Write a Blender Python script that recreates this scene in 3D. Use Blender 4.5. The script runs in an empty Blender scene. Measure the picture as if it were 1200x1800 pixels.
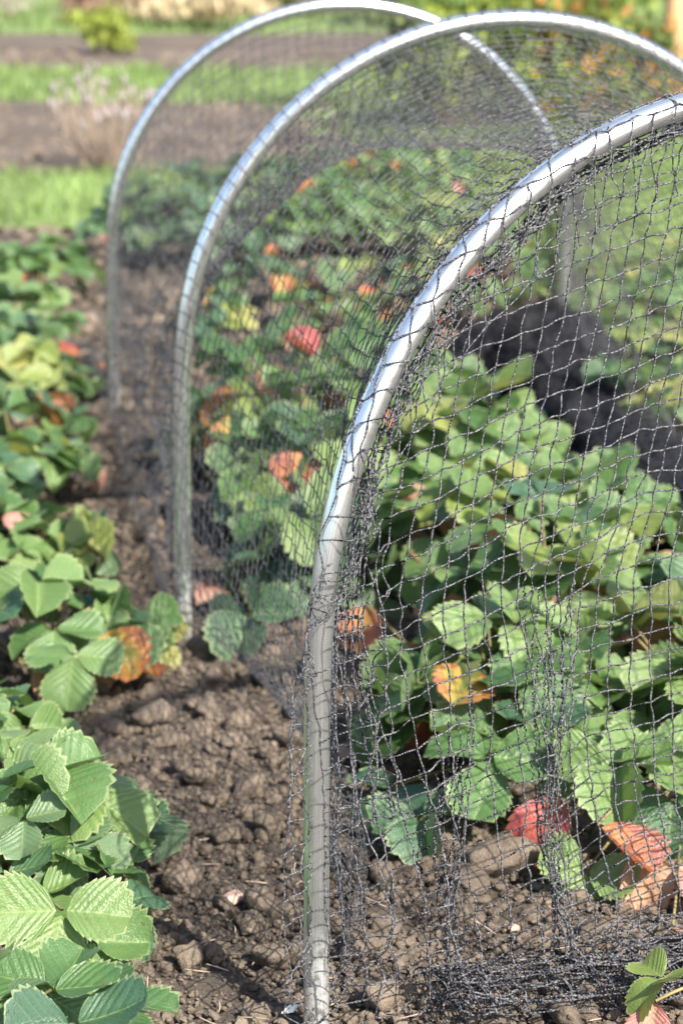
import bpy, bmesh, math, random
import numpy as np
from mathutils import Vector, Matrix, Euler, noise

# ------------------------------------------------------------------ camera, sky, sun, exposure
scene = bpy.context.scene
COL = scene.collection
R = math.radians
CAM_H, PITCH, FPX = 1.0884, R(15.280), 3982.4          # solved from the hoops (pixels of the 1200x1800 photo)
cam_data = bpy.data.cameras.new("camera")
cam = bpy.data.objects.new("camera", cam_data)
COL.objects.link(cam)
cam.location = (0, 0, CAM_H)
cam.rotation_euler = (math.pi / 2 - PITCH, 0, 0)
cam_data.sensor_fit = 'VERTICAL'
cam_data.sensor_height = 22.3
cam_data.sensor_width = 14.9
cam_data.lens = FPX / 1800 * 22.3
cam_data.clip_start, cam_data.clip_end = 0.05, 2000
cam_data.dof.use_dof = True
cam_data.dof.focus_distance = 2.19
cam_data.dof.aperture_fstop = 3.8
cam_data.dof.aperture_blades = 7
scene.camera = cam

SUN_EL, SUN_AZ = R(43), R(143)          # azimuth measured from +Y (view direction) towards +X
world = bpy.data.worlds.new("World")
scene.world = world
world.use_nodes = True
wn = world.node_tree
bg = wn.nodes["Background"]
sky = wn.nodes.new("ShaderNodeTexSky")
sky.sky_type = 'NISHITA'
sky.sun_disc = False
sky.sun_elevation = SUN_EL
sky.sun_rotation = SUN_AZ
sky.air_density, sky.dust_density, sky.ozone_density = 1.0, 1.5, 1.0
wn.links.new(sky.outputs[0], bg.inputs[0])
bg.inputs[1].default_value = 0.115
sd = bpy.data.lights.new("sun", 'SUN')
sd.energy, sd.angle, sd.color = 5.0, R(0.5), (1.0, 0.93, 0.82)
sun = bpy.data.objects.new("sun", sd)
COL.objects.link(sun)
to_sun = Vector((math.sin(SUN_AZ) * math.cos(SUN_EL), math.cos(SUN_AZ) * math.cos(SUN_EL), math.sin(SUN_EL)))
sun.rotation_euler = to_sun.to_track_quat('Z', 'Y').to_euler()
sun.location = to_sun * 20
vs = scene.view_settings
vs.view_transform, vs.look, vs.gamma, vs.exposure = 'Standard', 'None', 1.0, 1.45
scene.cycles.use_denoising = True
scene.cycles.max_bounces = 8
scene.cycles.transparent_max_bounces = 8

# ------------------------------------------------------------------ helpers
rnd = random.Random(7)
rng = np.random.default_rng(11)


def G(px, py, z=0.0):
    """point of the ground (height z) seen at a pixel of the 1200x1800 photo"""
    a = PITCH + math.atan((py - 900) / FPX)
    d = (CAM_H - z) / math.tan(a)
    ax = d * math.cos(PITCH) + (CAM_H - z) * math.sin(PITCH)
    return ((px - 600) / FPX * ax, d)


def link(o, parent=None):
    COL.objects.link(o)
    if parent:
        o.parent = parent
    return o


def tag(o, label=None, cat=None, group=None, kind=None):
    if label: o["label"] = label
    if cat: o["category"] = cat
    if group: o["group"] = group
    if kind: o["kind"] = kind
    return o


def empty(name, loc, label, cat, group=None):
    o = bpy.data.objects.new(name, None)
    o.empty_display_size = 0.05
    o.location = loc
    return tag(link(o), label, cat, group)


def mesh_np(name, V, F, mat=None, smooth=True, uv=None):
    V = np.asarray(V, np.float32); F = np.asarray(F, np.int32)
    m = bpy.data.meshes.new(name)
    n, k = F.shape
    m.vertices.add(len(V)); m.vertices.foreach_set("co", V.ravel())
    m.loops.add(n * k); m.loops.foreach_set("vertex_index", F.ravel())
    m.polygons.add(n)
    m.polygons.foreach_set("loop_start", np.arange(0, n * k, k, dtype=np.int32))
    m.polygons.foreach_set("loop_total", np.full(n, k, np.int32))
    m.polygons.foreach_set("use_smooth", np.full(n, smooth, bool))
    if uv is not None:
        l = m.uv_layers.new(name="UVMap")
        l.data.foreach_set("uv", np.asarray(uv, np.float32)[F.ravel()].ravel())
    m.update(calc_edges=True)
    m.validate()
    if mat: m.materials.append(mat)
    return m


def obj(name, mesh, parent=None, loc=(0, 0, 0)):
    o = bpy.data.objects.new(name, mesh)
    o.location = loc
    return link(o, parent)


class Soup:
    """collects pieces of one mesh"""
    def __init__(s): s.V, s.F, s.U, s.n = [], [], [], 0

    def add(s, V, F, U=None):
        V = np.asarray(V, float); F = np.asarray(F, int)
        s.V.append(V); s.F.append(F + s.n); s.n += len(V)
        s.U.append(U if U is not None else np.zeros((len(V), 2)))

    def mesh(s, name, mat=None, smooth=True):
        return mesh_np(name, np.vstack(s.V), np.vstack(s.F), mat, smooth, np.vstack(s.U))


def tubes(P, r, sides=5, ell=1.0, twist=0.0):
    """P (M,N,3): M polylines of N points -> quads; ell<1 and twist give a two-ply twisted yarn"""
    P = np.asarray(P, float)
    M, N, _ = P.shape
    T = np.gradient(P, axis=1)
    T /= np.linalg.norm(T, axis=2, keepdims=True) + 1e-12
    ref = np.array([0.37, 0.53, 0.76])
    A = np.cross(T, ref); A /= np.linalg.norm(A, axis=2, keepdims=True) + 1e-9
    B = np.cross(T, A)
    ang = np.linspace(0, 2 * np.pi, sides, endpoint=False)
    rr = np.broadcast_to(np.asarray(r, float), (M, N)) if np.ndim(r) != 1 else np.broadcast_to(np.asarray(r)[None], (M, N))
    ca, sa = np.cos(ang), np.sin(ang) * ell
    if twist:
        seg = np.linalg.norm(np.diff(P, axis=1), axis=2)
        ph = np.concatenate([np.zeros((M, 1)), np.cumsum(seg, 1)], 1) * twist
        c, s_ = np.cos(ph)[..., None], np.sin(ph)[..., None]
        X = ca * c - sa * s_; Y = ca * s_ + sa * c
    else:
        X = np.broadcast_to(ca, (M, N, sides)); Y = np.broadcast_to(sa, (M, N, sides))
    V = P[:, :, None, :] + rr[:, :, None, None] * (X[..., None] * A[:, :, None, :] + Y[..., None] * B[:, :, None, :])
    idx = np.arange(M * N * sides).reshape(M, N, sides)
    a = idx[:, :-1, :]; b = idx[:, 1:, :]
    F = np.stack([a, np.roll(a, -1, 2), np.roll(b, -1, 2), b], -1).reshape(-1, 4)
    return V.reshape(-1, 3), F


def catmull(P, k):
    """P (M,N,3) -> k points per span"""
    P = np.asarray(P, float)
    Q = np.concatenate([2 * P[:, :1] - P[:, 1:2], P, 2 * P[:, -1:] - P[:, -2:-1]], 1)
    t = (np.arange(k) / k)[None, None, :, None]
    p0, p1, p2, p3 = [Q[:, i:i + P.shape[1] - 1][:, :, None, :] for i in range(4)]
    C = 0.5 * (2 * p1 + (p2 - p0) * t + (2 * p0 - 5 * p1 + 4 * p2 - p3) * t ** 2 + (3 * p1 - p0 - 3 * p2 + p3) * t ** 3)
    C = C.reshape(P.shape[0], -1, 3)
    return np.concatenate([C, P[:, -1:]], 1)


def smooth_noise(shape, sig, seed=0, axes=None):
    g = np.random.default_rng(seed).standard_normal(shape)
    r_ = int(3 * sig) + 1
    k = np.exp(-0.5 * (np.arange(-r_, r_ + 1) / sig) ** 2); k /= k.sum()
    for ax in (axes or range(g.ndim)):
        pad = [(0, 0)] * g.ndim; pad[ax] = (r_, r_)
        g = np.apply_along_axis(lambda v: np.convolve(v, k, 'valid'), ax, np.pad(g, pad, mode='wrap'))
    return g / (g.std() + 1e-9)


# ------------------------------------------------------------------ materials
def new_mat(name):
    m = bpy.data.materials.new(name)
    m.use_nodes = True
    nt = m.node_tree
    return m, nt, nt.nodes["Principled BSDF"], nt.nodes["Material Output"]


def nd(nt, typ, **kw):
    n = nt.nodes.new(typ)
    for k, v in kw.items():
        if k.startswith("i_"):
            n.inputs[int(k[2:]) if k[2:].isdigit() else k[2:].replace("_", " ")].default_value = v
        else:
            setattr(n, k, v)
    return n


def ramp(nt, fac, stops):
    n = nt.nodes.new("ShaderNodeValToRGB")
    e = n.color_ramp.elements
    while len(e) < len(stops): e.new(0.5)
    for el, (p, c) in zip(e, stops):
        el.position = p; el.color = (*c, 1)
    nt.links.new(fac, n.inputs[0])
    return n.outputs[0]


def mixc(nt, fac, a, b, mode='MIX'):
    n = nt.nodes.new("ShaderNodeMix"); n.data_type = 'RGBA'; n.blend_type = mode
    for s, v in ((0, fac), (6, a), (7, b)):
        if isinstance(v, (int, float)): n.inputs[s].default_value = v
        elif isinstance(v, tuple): n.inputs[s].default_value = (*v, 1)
        else: nt.links.new(v, n.inputs[s])
    return n.outputs[2]


def math_(nt, op, a, b=None, clamp=False):
    n = nt.nodes.new("ShaderNodeMath"); n.operation = op; n.use_clamp = clamp
    for s, v in ((0, a), (1, b)):
        if v is None: continue
        if isinstance(v, (int, float)): n.inputs[s].default_value = v
        else: nt.links.new(v, n.inputs[s])
    return n.outputs[0]


def noise_t(nt, scale, detail=4, rough=0.55, vec=None, out=0):
    n = nd(nt, "ShaderNodeTexNoise")
    n.inputs["Scale"].default_value = scale; n.inputs["Detail"].default_value = detail; n.inputs["Roughness"].default_value = rough
    if vec is not None: nt.links.new(vec, n.inputs["Vector"])
    return n.outputs[out]


def bump(nt, bsdf, h, strength=0.5, dist=0.01):
    b = nd(nt, "ShaderNodeBump"); b.inputs["Strength"].default_value = strength; b.inputs["Distance"].default_value = dist
    nt.links.new(h, b.inputs["Height"]); nt.links.new(b.outputs[0], bsdf.inputs["Normal"])


def soil_material(name, dark, light, fine=160):
    m, nt, p, out = new_mat(name)
    geo = nd(nt, "ShaderNodeNewGeometry").outputs["Position"]
    big = noise_t(nt, 2.3, 3, 0.5, geo); mid = noise_t(nt, 28, 5, 0.6, geo); fin = noise_t(nt, fine, 5, 0.65, geo)
    f = math_(nt, 'ADD', math_(nt, 'MULTIPLY', big, 0.45), math_(nt, 'ADD', math_(nt, 'MULTIPLY', mid, 0.35), math_(nt, 'MULTIPLY', fin, 0.3)))
    c = ramp(nt, f, [(0.38, dark), (0.70, light)])
    grit = ramp(nt, noise_t(nt, fine * 3.2, 2, 0.5, geo), [(0.66, (0, 0, 0)), (0.74, (1, 1, 1))])
    c = mixc(nt, math_(nt, 'MULTIPLY', grit, 0.45), c, (0.42, 0.35, 0.27))
    nt.links.new(c, p.inputs["Base Color"])
    p.inputs["Roughness"].default_value = 0.95; p.inputs["Specular IOR Level"].default_value = 0.15
    bump(nt, p, math_(nt, 'ADD', math_(nt, 'MULTIPLY', mid, 1.2), fin), 0.9, 0.006)
    return m


M_SOIL = soil_material("crumbly soil", (0.027, 0.023, 0.020), (0.115, 0.093, 0.075))
M_CLOD = soil_material("soil clod", (0.040, 0.033, 0.028), (0.225, 0.180, 0.138), 220)
M_FARSOIL = soil_material("dug soil", (0.045, 0.036, 0.031), (0.15, 0.118, 0.095), 40)


def steel_material():
    m, nt, p, out = new_mat("galvanised steel tube")
    uv = nd(nt, "ShaderNodeUVMap").outputs[0]
    mp = nd(nt, "ShaderNodeMapping"); mp.inputs["Scale"].default_value = (1.5, 26, 1); nt.links.new(uv, mp.inputs[0])
    st = noise_t(nt, 3.0, 4, 0.6, mp.outputs[0])
    sp = noise_t(nt, 90, 3, 0.6, nd(nt, "ShaderNodeTexCoord").outputs["Object"])
    c = ramp(nt, st, [(0.3, (0.64, 0.68, 0.69)), (0.7, (0.88, 0.91, 0.92))])
    c = mixc(nt, ramp(nt, sp, [(0.60, (0, 0, 0)), (0.72, (0.45, 0.45, 0.45))]), c, (0.42, 0.40, 0.37))
    zc = nd(nt, "ShaderNodeSeparateXYZ"); nt.links.new(nd(nt, "ShaderNodeNewGeometry").outputs["Position"], zc.inputs[0])
    dirt = math_(nt, 'MULTIPLY', math_(nt, 'SUBTRACT', 1.0, math_(nt, 'MULTIPLY', zc.outputs[2], 9.0), True), ramp(nt, noise_t(nt, 70, 4, 0.7), [(0.42, (0, 0, 0)), (0.60, (1, 1, 1))]))
    c = mixc(nt, dirt, c, (0.13, 0.10, 0.075))
    nt.links.new(c, p.inputs["Base Color"])
    nt.links.new(math_(nt, 'SUBTRACT', 0.92, dirt, True), p.inputs["Metallic"])
    nt.links.new(math_(nt, 'ADD', math_(nt, 'MULTIPLY', st, 0.30), 0.10), p.inputs["Roughness"])
    bump(nt, p, st, 0.12, 0.002)
    return m


M_STEEL = steel_material()


def yarn_material(name, dark, light, spec=0.6):
    m, nt, p, out = new_mat(name)
    geo = nd(nt, "ShaderNodeTexCoord").outputs["Object"]
    f = noise_t(nt, 420, 2, 0.6, geo)
    nt.links.new(ramp(nt, f, [(0.44, dark), (0.62, light)]), p.inputs["Base Color"])  # knit speckle, with sunlit glints of the filaments painted in as light grey
    p.inputs["Roughness"].default_value = 0.75; p.inputs["Specular IOR Level"].default_value = spec
    return m


M_YARN = yarn_material("knitted black netting yarn", (0.022, 0.023, 0.029), (0.15, 0.15, 0.157), 0.15)
M_YARNB = yarn_material("matted black netting", (0.008, 0.008, 0.010), (0.040, 0.040, 0.046), 0.2)


def leaf_material(name, stops, under, trans, green=True, rough=0.36):
    m, nt, p, out = new_mat(name)
    uvn = nd(nt, "ShaderNodeUVMap").outputs[0]
    sep = nd(nt, "ShaderNodeSeparateXYZ"); nt.links.new(uvn, sep.inputs[0])
    s, t = sep.outputs[0], math_(nt, 'ABSOLUTE', sep.outputs[1])
    oi = nd(nt, "ShaderNodeObjectInfo").outputs["Random"]
    tc = nd(nt, "ShaderNodeTexCoord").outputs["Object"]
    off = nd(nt, "ShaderNodeVectorMath", operation='ADD'); nt.links.new(tc, off.inputs[0])
    cmb = nd(nt, "ShaderNodeCombineXYZ"); nt.links.new(math_(nt, 'MULTIPLY', oi, 37.0), cmb.inputs[2]); nt.links.new(cmb.outputs[0], off.inputs[1])
    nz = noise_t(nt, 1.7 if green else 3.2, 5, 0.6, off.outputs[0])
    if green:
        f = math_(nt, 'ADD', math_(nt, 'MULTIPLY', nz, 0.45), math_(nt, 'MULTIPLY', oi, 0.62))
    else:
        f = math_(nt, 'ADD', math_(nt, 'ADD', math_(nt, 'MULTIPLY', nz, 0.9), math_(nt, 'MULTIPLY', t, 0.32)), math_(nt, 'MULTIPLY', math_(nt, 'SUBTRACT', oi, 0.5), 0.45))
    c = ramp(nt, f, stops)
    # veins: lines of constant s (nine per side) and the midrib
    w = math_(nt, 'ABSOLUTE', math_(nt, 'SUBTRACT', math_(nt, 'FRACT', math_(nt, 'MULTIPLY', s, 8.0)), 0.5))
    lat = math_(nt, 'GREATER_THAN', w, 0.46)
    mid = math_(nt, 'LESS_THAN', t, 0.03)
    vein = math_(nt, 'MAXIMUM', math_(nt, 'MULTIPLY', lat, 0.16), math_(nt, 'MULTIPLY', mid, 0.40))
    c = mixc(nt, vein, c, (0.30, 0.38, 0.13) if green else (0.45, 0.30, 0.12))
    if green:   # brown spots, and a paler band along the margins
        sp = ramp(nt, noise_t(nt, 7.5, 2, 0.5, off.outputs[0]), [(0.70, (0, 0, 0)), (0.76, (1, 1, 1))])
        c = mixc(nt, math_(nt, 'MULTIPLY', sp, 0.7), c, (0.13, 0.06, 0.03))
        ed = math_(nt, 'MULTIPLY', math_(nt, 'GREATER_THAN', t, 0.93), 0.45)
        c = mixc(nt, ed, c, (0.36, 0.40, 0.20))
    else:
        sp = ramp(nt, noise_t(nt, 6.0, 4, 0.65, off.outputs[0]), [(0.54, (0, 0, 0)), (0.64, (1, 1, 1))])
        c = mixc(nt, math_(nt, 'MULTIPLY', sp, 0.65), c, (0.15, 0.06, 0.03))
        ed = math_(nt, 'MULTIPLY', math_(nt, 'GREATER_THAN', math_(nt, 'ADD', t, math_(nt, 'MULTIPLY', nz, 0.35)), 1.12), 0.7)
        c = mixc(nt, ed, c, (0.20, 0.09, 0.045))
    back = nd(nt, "ShaderNodeNewGeometry").outputs["Backfacing"]
    c = mixc(nt, math_(nt, 'MULTIPLY', back, 0.65), c, under)
    nt.links.new(c, p.inputs["Base Color"])
    p.inputs["Roughness"].default_value = rough
    p.inputs["Specular IOR Level"].default_value = 0.55
    bump(nt, p, math_(nt, 'ADD', noise_t(nt, 26, 3, 0.6, tc), math_(nt, 'MULTIPLY', w, -0.8)), 0.30, 0.02)
    tr = nd(nt, "ShaderNodeBsdfTranslucent")
    nt.links.new(mixc(nt, 0.6, c, trans), tr.inputs[0])
    mx = nd(nt, "ShaderNodeMixShader"); mx.inputs[0].default_value = 0.32
    nt.links.new(p.outputs[0], mx.inputs[1]); nt.links.new(tr.outputs[0], mx.inputs[2]); nt.links.new(mx.outputs[0], out.inputs[0])
    return m


M_LEAF = leaf_material("strawberry leaf green", [(0.15, (0.042, 0.098, 0.034)), (0.5, (0.082, 0.165, 0.052)), (0.85, (0.160, 0.240, 0.082))],
                       (0.17, 0.24, 0.13), (0.22, 0.36, 0.05))
M_LEAFB = leaf_material("strawberry leaf blue green", [(0.15, (0.036, 0.088, 0.052)), (0.5, (0.065, 0.135, 0.070)), (0.85, (0.115, 0.185, 0.090))],
                        (0.17, 0.23, 0.16), (0.15, 0.30, 0.08))
M_YEL = leaf_material("strawberry leaf yellow green", [(0.15, (0.10, 0.175, 0.045)), (0.5, (0.18, 0.235, 0.06)), (0.85, (0.31, 0.30, 0.10))],
                      (0.30, 0.32, 0.16), (0.40, 0.42, 0.06))
M_ORG = leaf_material("strawberry leaf orange", [(0.30, (0.16, 0.19, 0.04)), (0.45, (0.42, 0.26, 0.06)), (0.62, (0.42, 0.15, 0.055)), (0.85, (0.22, 0.06, 0.04))],
                      (0.40, 0.22, 0.13), (0.48, 0.20, 0.05), False)
M_RED = leaf_material("strawberry leaf red", [(0.28, (0.13, 0.16, 0.05)), (0.42, (0.48, 0.22, 0.07)), (0.60, (0.42, 0.10, 0.07)), (0.85, (0.30, 0.06, 0.07))],
                      (0.40, 0.18, 0.14), (0.60, 0.12, 0.05), False)
M_DRY = leaf_material("strawberry leaf withered", [(0.28, (0.14, 0.07, 0.04)), (0.5, (0.32, 0.17, 0.10)), (0.8, (0.48, 0.30, 0.20))],
                      (0.36, 0.24, 0.17), (0.42, 0.22, 0.10), False, 0.7)
M_PINK = leaf_material("strawberry leaf pale pink", [(0.28, (0.42, 0.33, 0.19)), (0.5, (0.46, 0.30, 0.21)), (0.8, (0.42, 0.18, 0.16))],
                       (0.48, 0.32, 0.28), (0.55, 0.25, 0.15), False, 0.6)


def plain(name, col, rough=0.7, var=0.35, scale=20, spec=0.3, trans=None):
    m, nt, p, out = new_mat(name)
    f = noise_t(nt, scale, 4, 0.6, nd(nt, "ShaderNodeNewGeometry").outputs["Position"])
    lo = tuple(c * (1 - var) for c in col); hi = tuple(min(1, c * (1 + var)) for c in col)
    c = ramp(nt, f, [(0.3, lo), (0.7, hi)])
    nt.links.new(c, p.inputs["Base Color"])
    p.inputs["Roughness"].default_value = rough; p.inputs["Specular IOR Level"].default_value = spec
    if trans:
        tr = nd(nt, "ShaderNodeBsdfTranslucent"); nt.links.new(c, tr.inputs[0])
        mx = nd(nt, "ShaderNodeMixShader"); mx.inputs[0].default_value = trans
        nt.links.new(p.outputs[0], mx.inputs[1]); nt.links.new(tr.outputs[0], mx.inputs[2]); nt.links.new(mx.outputs[0], out.inputs[0])
    return m


M_STALK = plain("leaf stalk", (0.20, 0.16, 0.07), 0.6, 0.5, 14)
M_GRASS = plain("lawn turf", (0.14, 0.19, 0.065), 0.85, 0.45, 1.6)
M_BLADE = plain("grass blade", (0.165, 0.235, 0.075), 0.55, 0.55, 1.6, 0.35, 0.3)
M_STEM = plain("dry stem", (0.30, 0.23, 0.18), 0.8, 0.35, 30)
M_FLUFF = plain("dry seed head", (0.25, 0.22, 0.215), 0.9, 0.15, 40)
M_BUSH = plain("bush leaf yellow green", (0.24, 0.29, 0.055), 0.6, 0.45, 4, 0.3, 0.3)
M_BUSHD = plain("bush leaf deep green", (0.11, 0.17, 0.045), 0.6, 0.45, 4, 0.3, 0.3)
M_BUSHO = plain("bush leaf orange brown", (0.38, 0.20, 0.06), 0.6, 0.4, 4, 0.3, 0.3)
M_BUSHB = plain("bush twigs brown", (0.22, 0.13, 0.10), 0.8, 0.4, 6)
M_BEIGE = plain("bleached dead grass", (0.46, 0.38, 0.24), 0.8, 0.3, 5, 0.2, 0.2)
M_WOOD = plain("weathered orange wood", (0.46, 0.27, 0.14), 0.75, 0.25, 9)
M_WOODG = plain("weathered grey wood", (0.34, 0.31, 0.26), 0.8, 0.25, 9)
M_WOODD = plain("dark stained wood", (0.05, 0.045, 0.045), 0.7, 0.3, 9)
M_PALE = plain("pale plastic sheet", (0.52, 0.60, 0.72), 0.35, 0.12, 2, 0.5)
M_STONE = plain("pinkish stone", (0.34, 0.23, 0.19), 0.85, 0.25, 90, 0.25)
M_SHELL = plain("white shell", (0.82, 0.82, 0.78), 0.4, 0.08, 90, 0.5)

# ------------------------------------------------------------------ ground
def fbm(x, y, s, o=4):
    return noise.fractal(Vector((x * s, y * s, 3.1)), 1.0, 2.0, o)


def ground_h(x, y):
    """low relief of the dug soil; the lawns are level"""
    h = 0.012 * fbm(x, y, 4.5, 3) + 0.006 * fbm(x, y, 17, 3)
    return h * max(0.0, min(1.0, (9.0 - y) / 1.5)) - 0.012


def build_ground():
    xs = np.concatenate([[-900, -200, -60, -20, -8, -4, -2.5], np.arange(-1.6, 1.601, 0.02), [2.5, 4, 8, 20, 60, 200, 900]])
    ys = np.concatenate([[-60, -10, -2, 0.5, 1.2], np.arange(1.6, 4.2, 0.016), np.arange(4.2, 9.2, 0.04), [10, 14, 20, 40, 100, 300, 1500]])
    X, Y = np.meshgrid(xs, ys)
    Z = np.array([[ground_h(x, y) for x in xs] for y in ys])
    near = np.clip((4.6 - Y) / 1.0, 0, 1) * (np.abs(X) < 1.6)
    Z += near * 0.004 * np.random.default_rng(3).standard_normal(Z.shape)
    nx, ny = len(xs), len(ys)
    idx = np.arange(nx * ny).reshape(ny, nx)
    F = np.stack([idx[:-1, :-1], idx[:-1, 1:], idx[1:, 1:], idx[1:, :-1]], -1).reshape(-1, 4)
    o = obj("ground", mesh_np("ground", np.stack([X, Y, Z], -1).reshape(-1, 3), F, M_SOIL))
    tag(o, "dark crumbly dug soil of the vegetable plots", "soil", kind="structure")


build_ground()


def sheet(name, pts, z, mat, label, cat):
    n = len(pts)
    m = bpy.data.meshes.new(name)
    m.from_pydata([(x, y, z) for x, y in pts], [], [list(range(n))]); m.materials.append(mat)
    return tag(obj(name, m), label, cat, kind="structure")


def lerp2(a, b, t): return (a[0] + (b[0] - a[0]) * t, a[1] + (b[1] - a[1]) * t)


# lawn: one sheet from 7.7 m on, with beds of dug soil let into it
lawn_a = [(-40, 7.65), (-0.62, 7.60), (-0.35, 8.4), (0.10, 8.8), (0.50, 8.6), (0.58, 6.8), (1.05, 6.2), (1.6, 6.0), (40, 6.0), (40, 60), (-40, 60)]
sheet("lawn", lawn_a, 0.004, M_GRASS, "mown green lawn round the dug beds", "lawn")
BED1 = [(-30, 9.05), (-0.35, 9.15), (0.16, 9.75), (-0.50, 12.2), (-30, 12.5)]
BED2 = [(-30, 13.9), (0.0, 14.6), (1.0, 15.6), (0.7, 18.5), (-30, 16.3)]
def ragged(P, step, amp, seed):
    g = random.Random(seed); out = []
    for a, b in zip(P, P[1:] + P[:1]):
        n = max(1, int(math.dist(a, b) / step)) if max(abs(a[0]), abs(b[0])) < 31 else 1
        for k in range(n):
            x, y = lerp2(a, b, k / n); out.append((x + g.gauss(0, amp), y + g.gauss(0, amp)))
    return out


BED1 = ragged(BED1, 0.16, 0.055, 1); BED2 = ragged(BED2, 0.25, 0.10, 2)
sheet("soil_bed", BED1, 0.012, M_FARSOIL, "bare brown soil bed behind the dry seedhead shrub", "soil bed")
sheet("soil_bed", BED2, 0.012, M_FARSOIL, "bare brown soil bed beyond the narrow grass strip", "soil bed")


def in_poly(x, y, P):
    c = False
    for (x1, y1), (x2, y2) in zip(P, P[1:] + P[:1]):
        if (y1 > y) != (y2 > y) and x < (x2 - x1) * (y - y1) / (y2 - y1) + x1: c = not c
    return c


def build_grass():
    pts = []
    def scatter(n, x0, x1, y0, y1, hgt, wid):
        for _ in range(n):
            x, y = rnd.uniform(x0, x1), rnd.uniform(y0, y1)
            if in_poly(x, y, BED1) or in_poly(x, y, BED2) or not in_poly(x, y, lawn_a): continue
            pts.append((x, y, hgt * rnd.uniform(0.5, 1.4), wid))
    scatter(26000, -2.2, 2.6, 6.0, 9.4, 0.045, 0.0035)
    scatter(16000, 0.0, 3.2, 9.0, 13.0, 0.05, 0.005)
    scatter(9000, -3.5, 1.0, 12.0, 15.0, 0.05, 0.006)
    scatter(24000, -7, 7, 14.0, 30.0, 0.07, 0.010)
    A = np.array(pts); n = len(A)
    g = np.random.default_rng(5)
    az = g.uniform(0, 2 * np.pi, n); ln = g.normal(0, 0.5, n)
    d = np.stack([np.cos(az), np.sin(az)], -1)
    b = np.stack([A[:, 0], A[:, 1], np.full(n, 0.003)], -1)
    side = np.stack([-d[:, 1], d[:, 0], np.zeros(n)], -1) * A[:, 3:4]
    mid = b + np.concatenate([d * (ln * A[:, 2] * 0.35)[:, None], (A[:, 2] * 0.6)[:, None]], 1)
    tip = b + np.concatenate([d * (ln * A[:, 2] * 1.0)[:, None], (A[:, 2])[:, None]], 1)
    V = np.stack([b - side, b + side, mid + side * 0.8, mid - side * 0.8, tip + side * 0.15, tip - side * 0.15], 1).reshape(-1, 3)
    k = np.arange(n)[:, None] * 6
    F = np.concatenate([k + np.array([[0, 1, 2, 3]]), k + np.array([[3, 2, 4, 5]])])
    tag(obj("grass", mesh_np("grass", V, F, M_BLADE)), "short green grass blades of the lawn", "grass", kind="stuff")


build_grass()


def ico(sub):
    bm = bmesh.new(); bmesh.ops.create_icosphere(bm, subdivisions=sub, radius=1)
    V = np.array([v.co[:] for v in bm.verts]); F = np.array([[v.index for v in f.verts] for f in bm.faces]); bm.free()
    return V, F


def clod_protos(sub, n, seed, rough=1.0):
    V, F = ico(sub); out = []
    for k in range(n):
        o = Vector((seed + k * 7.3, k * 3.1, 1.7))
        W = []
        for v in V:
            p = Vector(v)
            r = 1 + rough * (0.40 * noise.noise(p * 1.1 + o) + 0.24 * noise.noise(p * 2.4 + o * 2) + 0.22 * noise.noise(p * 5.1 + o) + 0.13 * noise.noise(p * 11 + o))
            # flattened chips make angular faces
            q = p * r
            c = noise.cell(o + Vector((0, 0, 5)))
            for a in range(9):
                nrm = Vector((math.sin(k * 3 + a * 2.1), math.cos(k * 5 + a * 1.7), math.sin(a * 4.1 + k * 1.3))).normalized()
                dd = q.dot(nrm) - 0.70
                if dd > 0: q -= nrm * dd * 0.88
            W.append(q[:])
        out.append(np.array(W))
    return out, F


def place_clods(name, specs, sub, seed, mat, label):
    protos, F = clod_protos(sub, 14, seed)
    n = len(specs); nv = len(protos[0])
    g = np.random.default_rng(seed)
    V = np.empty((n, nv, 3), np.float32)
    for i, (x, y, r) in enumerate(specs):
        e = Euler(g.uniform(0, 6.28, 3)).to_matrix()
        P = protos[g.integers(14)] * (g.uniform(0.75, 1.25, 3) * np.array([1, 1, 0.8]))
        P = P @ np.array(e).T * r
        P[:, 2] *= 0.82
        V[i] = P + (x, y, ground_h(x, y) + r * g.uniform(0.15, 0.55))
    FF = (np.arange(n)[:, None, None] * nv + F[None]).reshape(-1, 3)
    return tag(obj(name, mesh_np(name, V.reshape(-1, 3), FF, mat, sub > 2)), label, "soil crumbs", kind="stuff")


def clod_spots(n, y0, y1, rmin, rmax, pw, seed, xlim=None):
    g = random.Random(seed); out = []
    while len(out) < n:
        y = y0 + (y1 - y0) * g.random() ** 1.25
        half = 0.19 * y + 0.12
        x = g.uniform(-half, half)
        if fbm(x, y, 3.0, 2) * 0.5 + 0.5 < g.random() * 0.75: continue
        out.append((x, y, rmin * (rmax / rmin) ** (g.random() ** pw)))
    return out


place_clods("soil_clods", clod_spots(1000, 1.75, 5.2, 0.009, 0.028, 1.9, 1) , 3, 2, M_CLOD, "large brown soil clods lying on the dug beds")
place_clods("soil_crumbs", clod_spots(14000, 1.75, 4.8, 0.0035, 0.010, 1.2, 4), 2, 9, M_CLOD, "small crumbs of brown soil over the dug beds")
place_clods("soil_grit", clod_spots(28000, 1.72, 3.4, 0.0018, 0.0045, 1.0, 6), 1, 12, M_CLOD, "fine soil grit over the near ground")
_far = random.Random(21)
place_clods("bed_clods", [(_far.uniform(-3.4, 0.1), _far.uniform(9.2, 12.2), _far.uniform(0.012, 0.045)) for _ in range(900)]
            + [(_far.uniform(-4, 0.8), _far.uniform(14.6, 16.2), _far.uniform(0.015, 0.05)) for _ in range(500)]
            + [(_far.uniform(-1.2, 1.2), _far.uniform(4.8, 7.6), _far.uniform(0.008, 0.03)) for _ in range(1500)],
            2, 31, M_CLOD, "rough soil clods on the far beds")


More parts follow.
